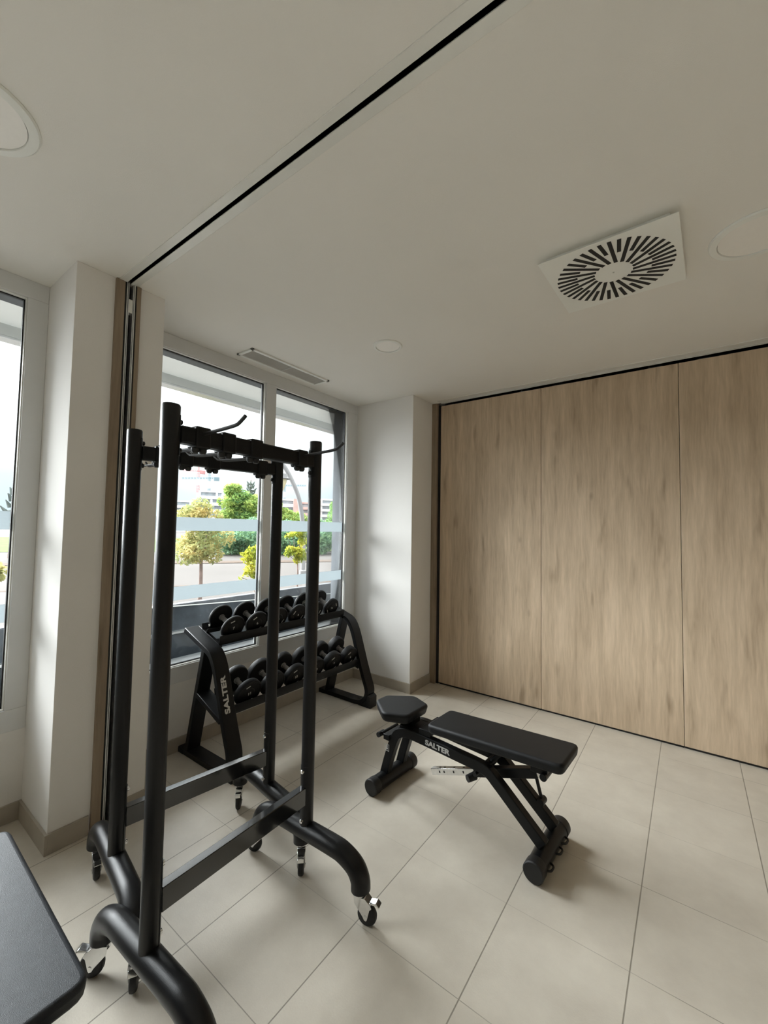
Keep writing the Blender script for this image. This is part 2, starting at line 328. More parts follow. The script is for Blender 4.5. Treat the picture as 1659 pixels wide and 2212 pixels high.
# ---------------------------------------------------------------- room shell
H, XW, YP = 2.687, -2.69, 3.54
X1, Y0, Y1 = 2.9, -4.2, 4.3
CA, CB, CXF = 0.660, 1.066, -2.300         # left pillar y range and its room face
KY, KX = 3.167, -2.025                      # far pillar
struct(MB().box((XW - 0.21, Y0, -0.08), (X1, Y1, 0)).build('floor', M['tile'], smooth=0))
c = MB()
for a, b in ((Y0, 0.871), (0.889, 3.525), (3.60, Y1)): c.box((XW - 0.06, a, H), (X1, b, H + 0.14))
struct(c.build('ceiling', M['ceiling'], smooth=0))
struct(MB().box((CXF - 0.35, 0.80, H + 0.10), (X1, 0.96, H + 0.13)).box((CXF - 0.35, 3.50, H + 0.10), (X1, 3.62, H + 0.13)).build('trim_1', M['dark'], smooth=0))
# window wall below and beside the openings
ww = MB().box((XW - 0.20, Y0, 0), (XW, KY, 0.436))
ww.box((XW - 0.20, Y0, 0.436), (XW, -3.9, H)).box((XW - 0.20, CA, 0.436), (XW, CB, H))
struct(ww.build('wall_left', M['wall'], smooth=0))
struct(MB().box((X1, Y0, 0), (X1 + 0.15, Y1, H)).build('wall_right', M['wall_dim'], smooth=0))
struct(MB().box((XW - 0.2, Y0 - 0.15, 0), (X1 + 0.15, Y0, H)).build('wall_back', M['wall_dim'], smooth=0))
struct(MB().box((XW - 0.2, 3.95, 0), (X1 + 0.15, 4.1, H + 0.14)).build('wall_far', M['wall'], smooth=0))
# pillars
struct(MB().box((XW, CA, 0), (CXF, 0.826, H)).box((XW, 0.826, 0), (CXF - 0.10, 0.938, H)).box((XW, 0.938, 0), (CXF, CB, H)).build('wall_pillar_near', M['wall'], bevel=0.002, smooth=0))
struct(MB().box((XW - 0.2, KY, 0), (KX, 3.95, H)).build('wall_pillar_far', M['wall'], bevel=0.002, smooth=0))

# skirting tiles
def skirt(name, parts):
    b = MB()
    for a, c_ in parts: b.box(a, c_)
    struct(b.build(name, M['base'], bevel=0.0012, smooth=0))
BH = 0.088; BT = 0.011
skirt('baseboard_left', [((XW, Y0, 0), (XW + BT, CA - BT, BH)), ((XW, CB + BT, 0), (XW + BT, KY, BH))])
skirt('baseboard_pillar_near', [((XW, CA - BT, 0), (CXF + BT, CA, BH)), ((CXF, CA, 0), (CXF + BT, 0.815, BH)), ((CXF, 0.955, 0), (CXF + BT, CB + BT, BH)), ((XW, CB, 0), (CXF, CB + BT, BH))])
skirt('baseboard_pillar_far', [((XW + BT, KY - BT, 0), (KX + BT, KY, BH)), ((KX, KY, 0), (KX + BT, 3.505, BH))])

# ceiling tracks of the folding partitions: glossy white flanges either side of a dark slot
def track(ya, yb, x0, name, wide=0.032):
    b = MB().box((x0, ya - wide, H - 0.004), (X1, ya, H + 0.03)).box((x0, yb, H - 0.004), (X1, yb + wide, H + 0.03))
    t = struct(b.build(name, M['gloss_white'], bevel=0.001, smooth=0)); return t
track(0.871, 0.889, CXF, 'trim_2', 0.035)
t = MB().box((KX + 0.09, 3.445, H - 0.004), (X1, 3.525, H + 0.03)).build('trim_3', M['gloss_white'], bevel=0.001, smooth=0); struct(t)
struct(MB().box((KX + 0.09, 3.526, H - 0.012), (X1, 3.532, H + 0.06)).box((KX + 0.09, 3.60, H - 0.012), (X1, 3.612, H + 0.06)).build('trim_4', M['chrome'], smooth=0))

# partition jamb on the near pillar: oak posts, aluminium rails, rubber seals, dark channel
j = empty('partition_jamb', (CXF, 0.88, 0)); tag(j, 'oak and aluminium wall post of the folding partition on the near white pillar', 'partition post')
def jb(a, b, d, m, name, z1=H - 0.004, bev=0.0015):
    return MB().box((-0.09, a - 0.88, 0.002), (d, b - 0.88, z1)).build(name, m, j, bevel=bev, smooth=0)
jb(0.822, 0.862, 0.016, M['wood_post'], 'oak_post'); jb(0.917, 0.938, 0.016, M['wood_post'], 'oak_post')
jb(0.862, 0.869, 0.014, M['black'], 'seal'); jb(0.910, 0.917, 0.014, M['black'], 'seal')
for a, b in ((0.869, 0.8745), (0.8765, 0.8805)): jb(a, b, 0.017, M['alu'], 'rail')
jb(0.8745, 0.8765, 0.010, M['alu'], 'rail'); jb(0.9000, 0.9045, 0.012, M['alu'], 'rail'); jb(0.9045, 0.910, 0.017, M['alu'], 'rail')
jb(0.8805, 0.900, -0.02, M['dark'], 'channel', z1=H - 0.06)
MB().box((-0.03, 0.881 - 0.88, H - 0.155), (0.012, 0.8995 - 0.88, H - 0.085)).build('roller_block', M['gloss_white'], j, bevel=0.002, smooth=0)

# jamb on the far pillar + partition panels
fj = empty('partition_jamb', (KX, 3.54, 0)); tag(fj, 'oak wall post with dark seal beside the closed folding partition', 'partition post')
MB().box((0.0, -0.03, 0.002), (0.056, 0.14, H - 0.004)).build('oak_post', M['wood_post'], fj, bevel=0.002, smooth=0)
MB().box((0.056, 0.0, 0.002), (0.080, 0.12, H - 0.02)).build('seal', M['black'], fj, smooth=0)
PWX = [-1.942, -0.9945, -0.0500, 0.8945, 1.839, 2.783]
labels = ['tall oak laminate partition panel beside the dark seal, leftmost of the row', 'tall oak laminate partition panel in the middle, between the two thin seams', 'tall oak laminate partition panel at the right edge of the photo']
for i in range(5):
    a, b = PWX[i], PWX[i + 1]
    p = empty('partition_panel', ((a + b) / 2, YP, 0))
    tag(p, labels[i] if i < 3 else 'oak laminate partition panel further right, outside the picture', 'partition panel', 'oak panels of the closed folding partition')
    h = (b - a) / 2
    MB().box((-h + 0.0015, 0, 0.016), (h - 0.0015, 0.06, 2.658)).build('board', M['wood'][i % 4], p, bevel=0.0015, smooth=0)
    MB().box((-h + 0.004, 0.012, 0.0), (h - 0.004, 0.05, 0.016)).build('floor_seal', M['black'], p, smooth=0)
    MB().box((-h + 0.10, 0.02, 2.658), (-h + 0.18, 0.045, 2.70)).box((h - 0.18, 0.02, 2.658), (h - 0.10, 0.045, 2.70)).build('hanger', M['chrome'], p, smooth=0)

# ---------------------------------------------------------------- windows
ZB, ZT = 0.542, 2.596
def window(name, y0, y1, muls, end_right=0.14, end_left=0.14):
    f = MB(); g = MB(); k = MB(); s1 = MB()
    xi, xo = XW + 0.004, XW - 0.065
    f.box((xo, y0, 0.436), (xi, y1, ZB)); f.box((xo, y0, ZT), (xi, y1, H))
    panes = []; a = y0 + end_left
    f.box((xo, y0, ZB), (xi, a, ZT))
    for (m0, m1) in muls:
        panes.append((a, m0)); f.box((xo, m0, ZB), (xi, m1, ZT)); a = m1
    panes.append((a, y1 - end_right)); f.box((xo, y1 - end_right, ZB), (xi, y1, ZT))
    w = struct(f.build(name, M['frame_white'], bevel=0.0025, smooth=0))
    xg = XW - 0.040
    for (a, b) in panes:
        # glazing bead then black gasket
        bd = MB(); t = 0.005
        for (p, q) in (((XW - 0.03, a, ZB), (XW - 0.006, b, ZB + t)), ((XW - 0.03, a, ZT - t), (XW - 0.006, b, ZT)), ((XW - 0.03, a, ZB), (XW - 0.006, a + t, ZT)), ((XW - 0.03, b - t, ZB), (XW - 0.006, b, ZT))): bd.box(p, q)
        bd.build('glazing_bead', M['gloss_white'], w, bevel=0.001, smooth=0)
        gk = MB(); t0, t1 = 0.0, 0.010
        for (p, q) in (((xg - 0.004, a, ZB), (XW - 0.030, b, ZB + t1)), ((xg - 0.004, a, ZT - t1), (XW - 0.030, b, ZT)), ((xg - 0.004, a, ZB), (XW - 0.030, a + t1, ZT)), ((xg - 0.004, b - t1, ZB), (XW - 0.030, b, ZT))): gk.box(p, q)
        gk.build('gasket', M['black'], w, smooth=0)
        MB().box((xg - 0.006, a, ZB), (xg, b, ZT)).build('glass_pane', M['glass'], w, smooth=0)
        for z0, z1 in ((1.419, 1.510), (0.962, 1.051)):
            MB().box((xg + 0.0005, a + 0.012, z0), (xg + 0.0020, b - 0.012, z1)).build('frosted_band', M['frost'], w, smooth=0)
    return w
window('window_1', CB, KY, [(2.047, 2.146)], 0.144, 0.13)
window('window_2', -3.9, CA, [(-2.45, -2.35), (-0.95, -0.85)], 0.084, 0.14)

# ---------------------------------------------------------------- outside of the facade
fx = XW - 0.20
o = MB()
for a, b in ((-4.2, -3.95), (CA + 0.02, CB - 0.02), (3.062, 3.75)): o.box((fx - 0.02, a, -0.4), (XW - 0.066, b, 3.0))
struct(o.build('wall_outside_piers', M['slate'], bevel=0.004, smooth=0))
struct(MB().box((fx + 0.09, -4.2, 2.622), (XW - 0.066, 3.062, 2.70)).build('trim_5', M['soffit'], smooth=0))
struct(MB().box((fx - 0.02, -4.2, 2.622), (fx + 0.09, 3.062, 3.0)).build('trim_6', M['graphite'], bevel=0.003, smooth=0))
struct(MB().box((fx - 0.02, -4.2, -0.4), (XW - 0.20, 3.75, 0.50)).build('wall_outside_base', M['slate'], smooth=0))
struct(MB().box((fx - 0.03, -4.2, 0.50), (XW - 0.066, 3.062, 0.528)).build('trim_7', M['alu'], bevel=0.003, smooth=0))
G_ = -0.4
cp = empty('canopy', (-3.4, 1, 2.9)); tag(cp, 'cream soffit of the flat canopy above the street windows', 'canopy')
MB().box((-0.60, -6, 0), (0.51, 8, 0.25)).build('slab', M['canopy'], cp, smooth=0)
MB().box((-0.70, -6, -0.085), (-0.60, 8, 0.25)).build('fascia', M['soffit'], cp, bevel=0.006, smooth=0)
MB().box((-0.715, -6, -0.10), (-0.60, 8, -0.085)).build('drip_edge', M['alu'], cp, bevel=0.002, smooth=0)
pl = empty('metal_parapet', (-3.13, 1, G_)); tag(pl, 'long low dark slate metal parapet right outside the windows', 'parapet')
MB().box((-0.03, -6, 0), (0.03, 6.5, 0.866 - G_)).build('upper_panel', M['graphite_light'], pl, bevel=0.004, smooth=0)
MB().prism([(-6, 0.02), (-6, 0.86 - G_), (-0.2, 0.86 - G_), (0.57, .856 - G_), (2.41, .751 - G_), (6.5, .52 - G_), (6.5, 0.02)], 'x', 0.03, 0.036).build('ramp_panel', M['graphite'], pl, smooth=0)
MB().prism([(-0.2, .900 - .0 - G_), (-0.2, .908 - G_), (0.57, .860 - G_), (2.41, .755 - G_), (6.5, .524 - G_), (6.5, .516 - G_), (2.41, .748 - G_), (0.57, .853 - G_)], 'x', 0.034, 0.044).build('ramp_edge', M['gloss_white'], pl, smooth=0)
MB().box((0.036, -6, 0.660 - G_), (0.085, 6.5, 0.676 - G_)).build('ledge', M['alu'], pl, bevel=0.002, smooth=0)
MB().box((0.036, -6, 0), (0.075, 6.5, 0.660 - G_)).build('lower_panel', M['graphite'], pl, bevel=0.003, smooth=0)

# ground outside: one broad plaza, kerb and lawn strips lie across it
G = -0.4
def oriented(name, d0, d1, halfw, z0, z1, m):
    """strip lying across the viewing direction, d0..d1 metres out from the facade"""
    a = R(33); ux, uy = -math.cos(a), math.sin(a); vx, vy = -uy, ux
    P = lambda d, s: (ux * d + vx * s, uy * d + vy * s)
    pts = [P(d0, -halfw), P(d1, -halfw), P(d1, halfw), P(d0, halfw)]
    return MB().prism(pts, 'z', z0, z1).build(name, m, smooth=0)
struct(MB().box((-320, -200, G - 0.2), (fx - 0.02, 320, G)).build('ground_plaza', M['road'], smooth=0))
struct(oriented('ground_kerb', 22.6, 24.0, 60, G, G + 0.03, M['kerb']))
struct(oriented('ground_joint', 14.2, 14.4, 60, G, G + 0.006, M['kerb']))
tag(oriented('lawn', 33.5, 70, 80, G, G + 0.02, M['grass']), 'flat strip of lawn beyond the far kerb', 'lawn', kind='stuff')

random.seed(7)
def leaves(mb, c, rx, rz, n, s, squash=0.0, shell=0.55):
    for _ in range(n):
        while True:
            p = Vector((random.uniform(-1, 1), random.uniform(-1, 1), random.uniform(-1, 1)))
            if shell < p.length < 1: break
        q = Vector((c[0] + p.x * rx, c[1] + p.y * rx, c[2] + p.z * rz))
        a = Vector((random.gauss(0, 1), random.gauss(0, 1), random.gauss(0, 0.7))).normalized(); b = a.orthogonal().normalized()
        b = (b * math.cos(random.uniform(0, 6)) + a.cross(b) * math.sin(random.uniform(0, 6))).normalized()
        k = s * random.uniform(0.6, 1.3); o = len(mb.v)
        mb.v += [tuple(q - a * k), tuple(q + b * k * 0.45), tuple(q + a * k), tuple(q - b * k * 0.45)]; mb.f.append((o, o + 1, o + 2, o + 3))
def tree(name, label, x, y, th, crown, leafm, ls, n, cat='tree', tr=0.05, group=None, lean=(0, 0), shell=0.5):
    """crown: list of (dx,dy,z,rx,rz); th trunk height above ground"""
    t = empty(name, (x, y, G)); tag(t, label, cat, group)
    tb = MB(); pts = smooth_path([(0, 0, 0), (lean[0] * .3 + 0.02, lean[1] * .3, th * .5), (lean[0], lean[1], th)], 4)
    tb.tube(pts, [tr * (1.2 - 0.5 * i / len(pts)) for i in range(len(pts))], 8)
    for (dx, dy, z, rx, rz) in crown[:7]:
        tb.tube(smooth_path([(lean[0], lean[1], th * .93), ((lean[0] + dx) * .5, (lean[1] + dy) * .5, (th + z) * .48), (dx, dy, z)], 3), [tr * .6, tr * .5, tr * .4, tr * .35, tr * .3, tr * .25, tr * .2], 6)
    tb.build('trunk', M['bark'], t)
    lb = MB(); tot = sum(c[3] ** 2 * c[4] for c in crown)
    for c in crown: leaves(lb, c[:3], c[3], c[4], int(n * c[3] ** 2 * c[4] / tot) + 8, ls, shell=shell)
    lb.build('foliage', leafm, t, smooth=0); return t
def blobs(n, R_, z0, z1, r0, r1, seed):
    random.seed(seed); out = []
    for i in range(n):
        z = random.uniform(z0, z1); a = random.uniform(0, 2 * PI); k = R_ * math.sqrt(random.random()) * math.sin(PI * (0.15 + 0.75 * (z - z0) / max(z1 - z0, .01)))
        r = random.uniform(r0, r1); out.append((k * math.cos(a), k * math.sin(a), z, r, r * 0.8))
    return out
tree('street_tree', 'rust tinged olive tree with a thin straight trunk, seen through the left pane', -9.52, 5.50, 1.15, blobs(26, .62, 1.1, 2.35, .22, .36, 1), M['leaf_olive'], 0.050, 5200, tr=0.045)
tree('street_tree', 'small yellow green sapling close behind the planter, by the white mullion', -4.46, 3.28, 1.25, [(0, 0, 1.55, .10, .08), (.04, .03, 1.42, .15, .10), (-.03, .02, 1.30, .13, .09), (.05, .05, 1.22, .09, .07), (-.05, -.05, 1.47, .10, .08), (-.07, -.12, 1.22, .03, .03)], M['leaf_yellow'], 0.036, 620, tr=0.012, lean=(.02, .02), shell=0.1)
tree('street_tree', 'bright yellow sapling with a thin stem in front of the curved street lamp', -8.95, 8.05, 0.95, [(.0, .1, 1.75, .16, .18), (.03, .13, 1.50, .13, .18), (-.10, -.12, 1.66, .16, .08), (-.18, -.24, 1.60, .08, .05), (-.12, -.15, 1.24, .15, .11), (-.18, -.22, 1.12, .10, .10), (0, .02, 1.16, .2, .15), (.05, .12, 1.02, .13, .14), (-.02, -.02, .95, .10, .12), (.05, .15, 1.92, .13, .13)], M['leaf_yellow'], 0.05, 1300, tr=0.022, shell=0.1)
tree('street_tree', 'browning young tree half cut off by the photo at the far left window', -6.95, 1.22, 1.0, [(0, 0, 1.3, .20, .13), (.02, .07, 1.22, .17, .11), (-.05, -.2, 1.42, .25, .2)], M['leaf_olive'], 0.045, 900, tr=0.02, shell=0.1)
for i, (x, y, top, rr, lab, mt, sd_) in enumerate([
    (-31.7, 21.05, 5.0, 0.72, 'pointed bright green poplar, left of the group of park trees', 'leaf_lime', 11),
    (-31.2, 21.75, 4.55, 1.1, 'mid green bushy park tree between the poplar and the lime tinted tree', 'leaf_green', 12),
    (-30.5, 22.7, 4.25, 1.25, 'broad lime tinted park tree under the dead looking conifer', 'leaf_lime', 13),
    (-27.9, 22.7, 3.75, 1.2, 'yellow green park tree left of the curved street lamp, right pane', 'leaf_lime', 14),
    (-27.0, 24.0, 2.6, 1.2, 'low light green park tree behind the curved street lamp', 'leaf_lime', 15),
    (-27.2, 29.6, 4.0, 1.3, 'light green park tree against the dark window reveal', 'leaf_green', 16)]):
    tree('park_tree', lab, x, y, 2.0, blobs(46, rr * 1.25, 0.6, top + .15, .38, .74, sd_), M[mt], 0.14, 7000, tr=0.12, group='trees beyond the kerb')
for i, (x, y, h, rr, lab) in enumerate([
    (-24.9, 16.4, 1.9, 1.3, 'dark green hedge bush behind the olive street tree'),
    (-24.2, 18.0, 2.2, 1.4, 'dark green hedge bush behind the yellow green sapling'),
    (-23.0, 19.4, 2.1, 1.4, 'dark green hedge bush seen left of the yellow sapling in the right pane'),
    (-21.9, 21.6, 2.2, 1.4, 'dark green hedge bush behind the curved street lamp'),
    (-22.6, 25.0, 2.3, 1.6, 'green hedge bush by the dark window reveal')]):
    tree('hedge_bush', lab, x, y, 0.5, blobs(30, rr * 1.2, 0.15, h, .45, .7, 30 + i), M['leaf_dark' if i < 4 else 'leaf_green'], 0.13, 3200, 'bush', tr=0.06, group='hedge bushes along the kerb')
def conifer(x, y, h, w_, label, z0):
    t = empty('conifer', (x, y, G)); tag(t, label, 'tree')
    MB().tube([(0, 0, 0), (0, 0, h)], [0.22, 0.04], 8).build('trunk', M['bark'], t)
    b = MB(); k = 0; z = z0
    while z < h - .15:
        f = (h - z) / (h - z0); ln = w_ * (0.35 + 0.65 * f)
        for q in range(5):
            a = q * 2 * PI / 5 + k * 0.7; dx, dy = math.cos(a), math.sin(a); l = ln * random.uniform(.6, 1.1)
            b.tube([(0, 0, z), (dx * l * .6, dy * l * .6, z - .05), (dx * l, dy * l, z + .28)], [.09, .13, .02], 5)
        z += 0.34; k += 1
    b.build('foliage', M['leaf_grey'], t); return t
conifer(-36.55, 26.25, 6.75, 1.15, 'grey bare looking conifer rising above the park trees', 3.6)
conifer(-29.3, 6.25, 3.65, 0.95, 'grey green conifer seen through the left window', 1.8)

def building(name, label, x, y, wd, dp, h, storeys, walls=None, face=None, steps=None):
    """face: angle of the long side; wd along it. Each storey: a white parapet band over a recessed dark glazed strip"""
    b = empty(name, (x, y, G), face if face is not None else R(59)); tag(b, label, 'building')
    sh = h / storeys; wall = MB(); rec = MB(); fins = wall
    for s in range(storeys):
        k = steps[s] if steps else (0, wd)
        wall.box((k[0], -0.8, s * sh), (k[1], dp, s * sh + sh * 0.46)); rec.box((k[0] + .3, 0.2, s * sh + sh * 0.46), (k[1] - .3, dp - .2, (s + 1) * sh))
        q = k[0]
        while q < k[1] - 1:
            fins.box((q, -0.6, s * sh + sh * .4), (q + 0.7, 0.3, (s + 1) * sh)); q += 5.2
    wall.box(((steps[-1] if steps else (0, wd))[0], -0.3, h), ((steps[-1] if steps else (0, wd))[1], dp, h + .5))
    wall.build('facade', M['bwhite'] if not walls else walls, b, smooth=0); rec.build('glazing', M['bglass'], b, smooth=0)
    return b
building('apartment_block', 'long low white apartment block behind the olive tree', -134.2, 66.8, 7.0, 6, 9.6, 5)
building('apartment_block', 'stepped white terraced apartment block rising behind the park trees', -133.2, 69.5, 13.5, 6, 13.2, 6, steps=[(0, 13.5), (0.5, 13.5), (1.4, 13.5), (2.3, 13.5), (3.4, 13.3), (5.0, 12.2)])
bk2 = building('apartment_block', 'white apartment block with red brick ends left of the curved street lamp', -108.2, 88.9, 5.6, 6, 10.8, 5, face=R(50))
building('apartment_block', 'pinkish apartment block right of the curved street lamp', -104.4, 93.3, 6.6, 6, 9.9, 5, M['brick'], face=R(50))
bk4 = building('apartment_block', 'white apartment block with wide balconies beside the dark window reveal', -99.4, 98.7, 10, 6, 11.2, 6, face=R(50))
for bld, lx, w_ in ((bk2, 5.3, 0.9), (bk4, -0.86, 0.8)):
    MB().box((lx - w_, -2.4, 0), (lx + w_, 3, 11.3)).build('stair_tower', M['brick'], bld, smooth=0)

def lattice(mb, p0, p1, r, n):
    """square lattice boom"""
    p0, p1 = Vector(p0), Vector(p1); d = (p1 - p0).normalized(); a = d.orthogonal().normalized() * r; b = d.cross(a)
    cs = [a + b, a - b, -a - b, -a + b]
    for c_ in cs: mb.tube([p0 + c_, p1 + c_], r * .22, 4)
    for i in range(n):
        q0 = p0.lerp(p1, i / n); q1 = p0.lerp(p1, (i + 1) / n)
        for k in range(4): mb.tube([q0 + cs[k], q1 + cs[(k + 1) % 4]], r * .16, 4)
def crane(label, x, y, h, jib, jh, mast, jibm, ang, rise=0.0, r=0.55):
    t = empty('tower_crane', (x, y, G), ang); tag(t, label, 'crane')
    bands = 8
    for i in range(bands):
        mb = MB(); lattice(mb, (0, 0, h * i / bands), (0, 0, h * (i + 1) / bands), r, 3)
        if i == 0 or mast is not None:
            mb.build('mast_section', (mast if i % 2 else M['crane_white']) if mast else jibm, t, smooth=0)
    mb = MB(); lattice(mb, (-jib * .28, 0, jh), (jib, 0, jh + rise), r * .7, 12); mb.build('jib', jibm, t, smooth=0)
    MB().box((-jib * .28 - .9, -.6, jh - 1.1), (-jib * .28 + 1.1, .6, jh + .3)).build('counterweight', jibm, t, smooth=0)
    MB().tube([(0, 0, h), (0, 0, h + 1.2)], .3, 6).build('mast_head', jibm, t, smooth=0)
    return t
crane('red and white tower crane above the terraced block', -160.4, 90.2, 24.7, 5.8, 24.2, M['crane_red'], M['crane_red'], R(-118), r=.36)
crane('blue grey tower crane with a long level jib, right of the red one', -154.3, 91.4, 22.7, 9.9, 21.3, M['crane_blue'], M['crane_blue'], R(-119), -0.8, r=.32)
crane('blue grey tower crane seen past the lamp in the right pane', -140.9, 118.3, 19.8, 9.2, 20.0, M['crane_blue'], M['crane_blue'], R(48), .4, r=.3)

sl_ = empty('street_lamp', (-11.77, 10.86, G)); tag(sl_, 'tall grey street lamp pole curving over to the left, right pane', 'street lamp')
MB().tube(smooth_path([(0, 0, 0), (0, 0, 1.3), (-.03, -.05, 2.1), (-.13, -.17, 2.95), (-.32, -.38, 3.65), (-.55, -.65, 4.25), (-.95, -1.05, 4.85)], 6), 0.085, 12).build('pole', M['lamp_grey'], sl_)
MB().lathe([(.13, 0), (.13, .25), (.09, .28)], 16).build('base', M['lamp_grey'], sl_)
ln = empty('lantern', (-6.93, 5.71, 2.20)); tag(ln, 'classic street lantern with grey cap and cream glass behind the rack pole', 'lantern')
MB().lathe([(.02, 0), (.06, .04), (.12, .20), (.13, .27)], 24).build('glass_bowl', M['lamp_glass'], ln)
MB().lathe([(.19, .27), (.20, .285), (.14, .31), (.13, .38), (.02, .395), (.02, .44), (.035, .455), (.02, .47)], 24).build('cap', M['lamp_grey'], ln)
MB().tube([(0, 0, .01), (0, -.02, -.10), (-.10, -.14, -.12), (-.12, -.17, -2.6)], .022, 10).build('post', M['lamp_grey'], ln)

# ---------------------------------------------------------------- ceiling fittings
def downlight(x, y, r, label):
    t = empty('ceiling_light', (x, y, H)); tag(t, label, 'ceiling light', 'round recessed ceiling lights')
    MB().lathe([(r * .80, -.001), (r * .82, -.010), (r * .97, -.008), (r, -.003), (r, 0.0), (r * .8, 0.0)], 64, caps=False).build('rim', M['vent_paint'], t, smooth=40)
    MB().lathe([(0.001, -.0055), (r * .80, -.0055)], 64, caps=False).build('lens', M['lens'], t); return t
downlight(-1.628, 2.215, 0.098, 'small round white recessed ceiling light nearest the far pillar')
downlight(0.245, 2.225, 0.165, 'round white recessed ceiling light cut off at the right edge beside the square vent')
downlight(-1.712, 0.205, 0.168, 'large round white recessed ceiling light cut off at the left edge')

# swirl diffuser
sv = empty('ceiling_vent', (-0.268, 2.122, H), R(-2.0)); tag(sv, 'square white ceiling vent plate with a round swirl of black slots', 'ceiling vent')
S2 = 0.262; z = -0.030
MB().box((-S2, -S2, z), (S2, S2, z + 0.003)).build('plate', M['vent_paint'], sv, bevel=0.001, smooth=0)
MB().box((-S2 + .03, -S2 + .03, z + 0.003), (S2 - .03, S2 - .03, 0)).build('neck', M['vent_paint'], sv, smooth=0)
sb = MB()
for k in range(40):
    a = 2 * PI * k / 40; r0 = 0.075 if k % 2 == 0 else 0.150; r1 = 0.238; wd = 0.0078
    T = Matrix.Rotation(a, 4, 'Z') @ Matrix.Translation((0, 0.022, 0))
    sb.box((r0, -wd, z - 0.0012), (r1, wd, z + 0.0005), T)
sb.build('slots', M['dark'], sv, smooth=0)
MB().lathe([(0.004, z - .002), (0.004, z)], 12).build('screw', M['vent_grey'], sv)

gv = empty('ceiling_grille', (-2.503, 2.091, H)); tag(gv, 'long narrow slatted air grille with a white rim in the ceiling by the window', 'air grille')
g = MB(); gx, gy, rim = 0.088, 0.381, 0.022
for a, b in (((-gx, -gy), (gx, -gy + rim)), ((-gx, gy - rim), (gx, gy)), ((-gx, -gy), (-gx + rim, gy)), ((gx - rim, -gy), (gx, gy))): g.box((*a, -0.011), (*b, 0))
g.build('rim', M['vent_paint'], gv, bevel=0.002, smooth=0)
MB().box((-gx + rim, -gy + rim, -0.0012), (gx - rim, gy - rim, 0)).build('backing', M['dark'], gv, smooth=0)
s = MB(); n = 15
for i in range(n):
    x = -gx + rim + (2 * gx - 2 * rim) * (i + .5) / n
    s.box((-0.0018, -gy + rim, -0.003), (0.0018, gy - rim, 0.003), Matrix.Translation((x, 0, -0.004)) @ Matrix.Rotation(R(35), 4, 'Y'))
s.box((-gx + rim, -0.004, -0.008), (gx - rim, 0.004, -0.002))
s.build('slats', M['vent_grey'], gv, smooth=0)

tl = empty('ceiling_spotlight', (0.53, 3.12, H)); tag(tl, 'white lamp head only just visible at the right edge below the ceiling', 'spotlight')
MB().tube([(0, 0, 0), (0, 0, -.10)], .006, 10).build('stem', M['vent_paint'], tl)
MB().lathe([(.03, .02), (.045, 0)], 24).build('ceiling_cap', M['vent_paint'], tl, loc=(0, 0, -.02))
MB().lathe([(.03, .07), (.055, .05), (.06, -.06), (.052, -.06), (.05, 0.0)], 32, Matrix.Translation((0, 0, -.15)) @ Matrix.Rotation(R(-65), 4, 'Y')).build('head', M['vent_paint'], tl)

# ---------------------------------------------------------------- wheeled storage racks
CORD = 0.285
def build_caster(parent, x, y, ang):
    """origin at the stem, tube end z=.116"""
    c = MB()
    c.lathe([(.010, .118), (.021, .116), (.023, .108), (.021, .101), (.012, .099)], 20)
    prof = [(-.022, .099), (.024, .099), (.046, .082), (.050, .072), (.043, .066), (.034, .030), (.030, .024), (.022, .026), (.016, .036), (-.018, .072)]
    for s_ in (-1, 1): c.prism(prof, 'y', s_ * .0155 - .0015, s_ * .0155 + .0015)
    c.prism([(-.022, .099), (.024, .099), (.046, .082), (.044, .079), (.022, .095), (-.020, .095)], 'y', -.0155, .0155)
    o = c.build('caster', M['chrome'], parent, bevel=0.0008); o.location = (x, y, 0); o.rotation_euler = (0, 0, ang)
    T = Matrix.Translation((.028, 0, .0375)) @ Matrix.Rotation(PI / 2, 4, 'X')
    MB().lathe([(.012, -.011), (.030, -.012), (.0355, -.009), (.0375, -.003), (.0375, .003), (.0355, .009), (.030, .012), (.012, .011)], 32, T).build('wheel', M['black'], o)
    MB().lathe([(.006, -.0185), (.006, .0185)], 14, T).build('axle', M['chrome'], o)
    MB().prism([(.040, .088), (.066, .094), (.072, .090), (.080, .083), (.078, .080), (.068, .086), (.040, .083)], 'y', -.013, .013).build('brake_pedal', M['chrome'], o, bevel=0.001)
    return o
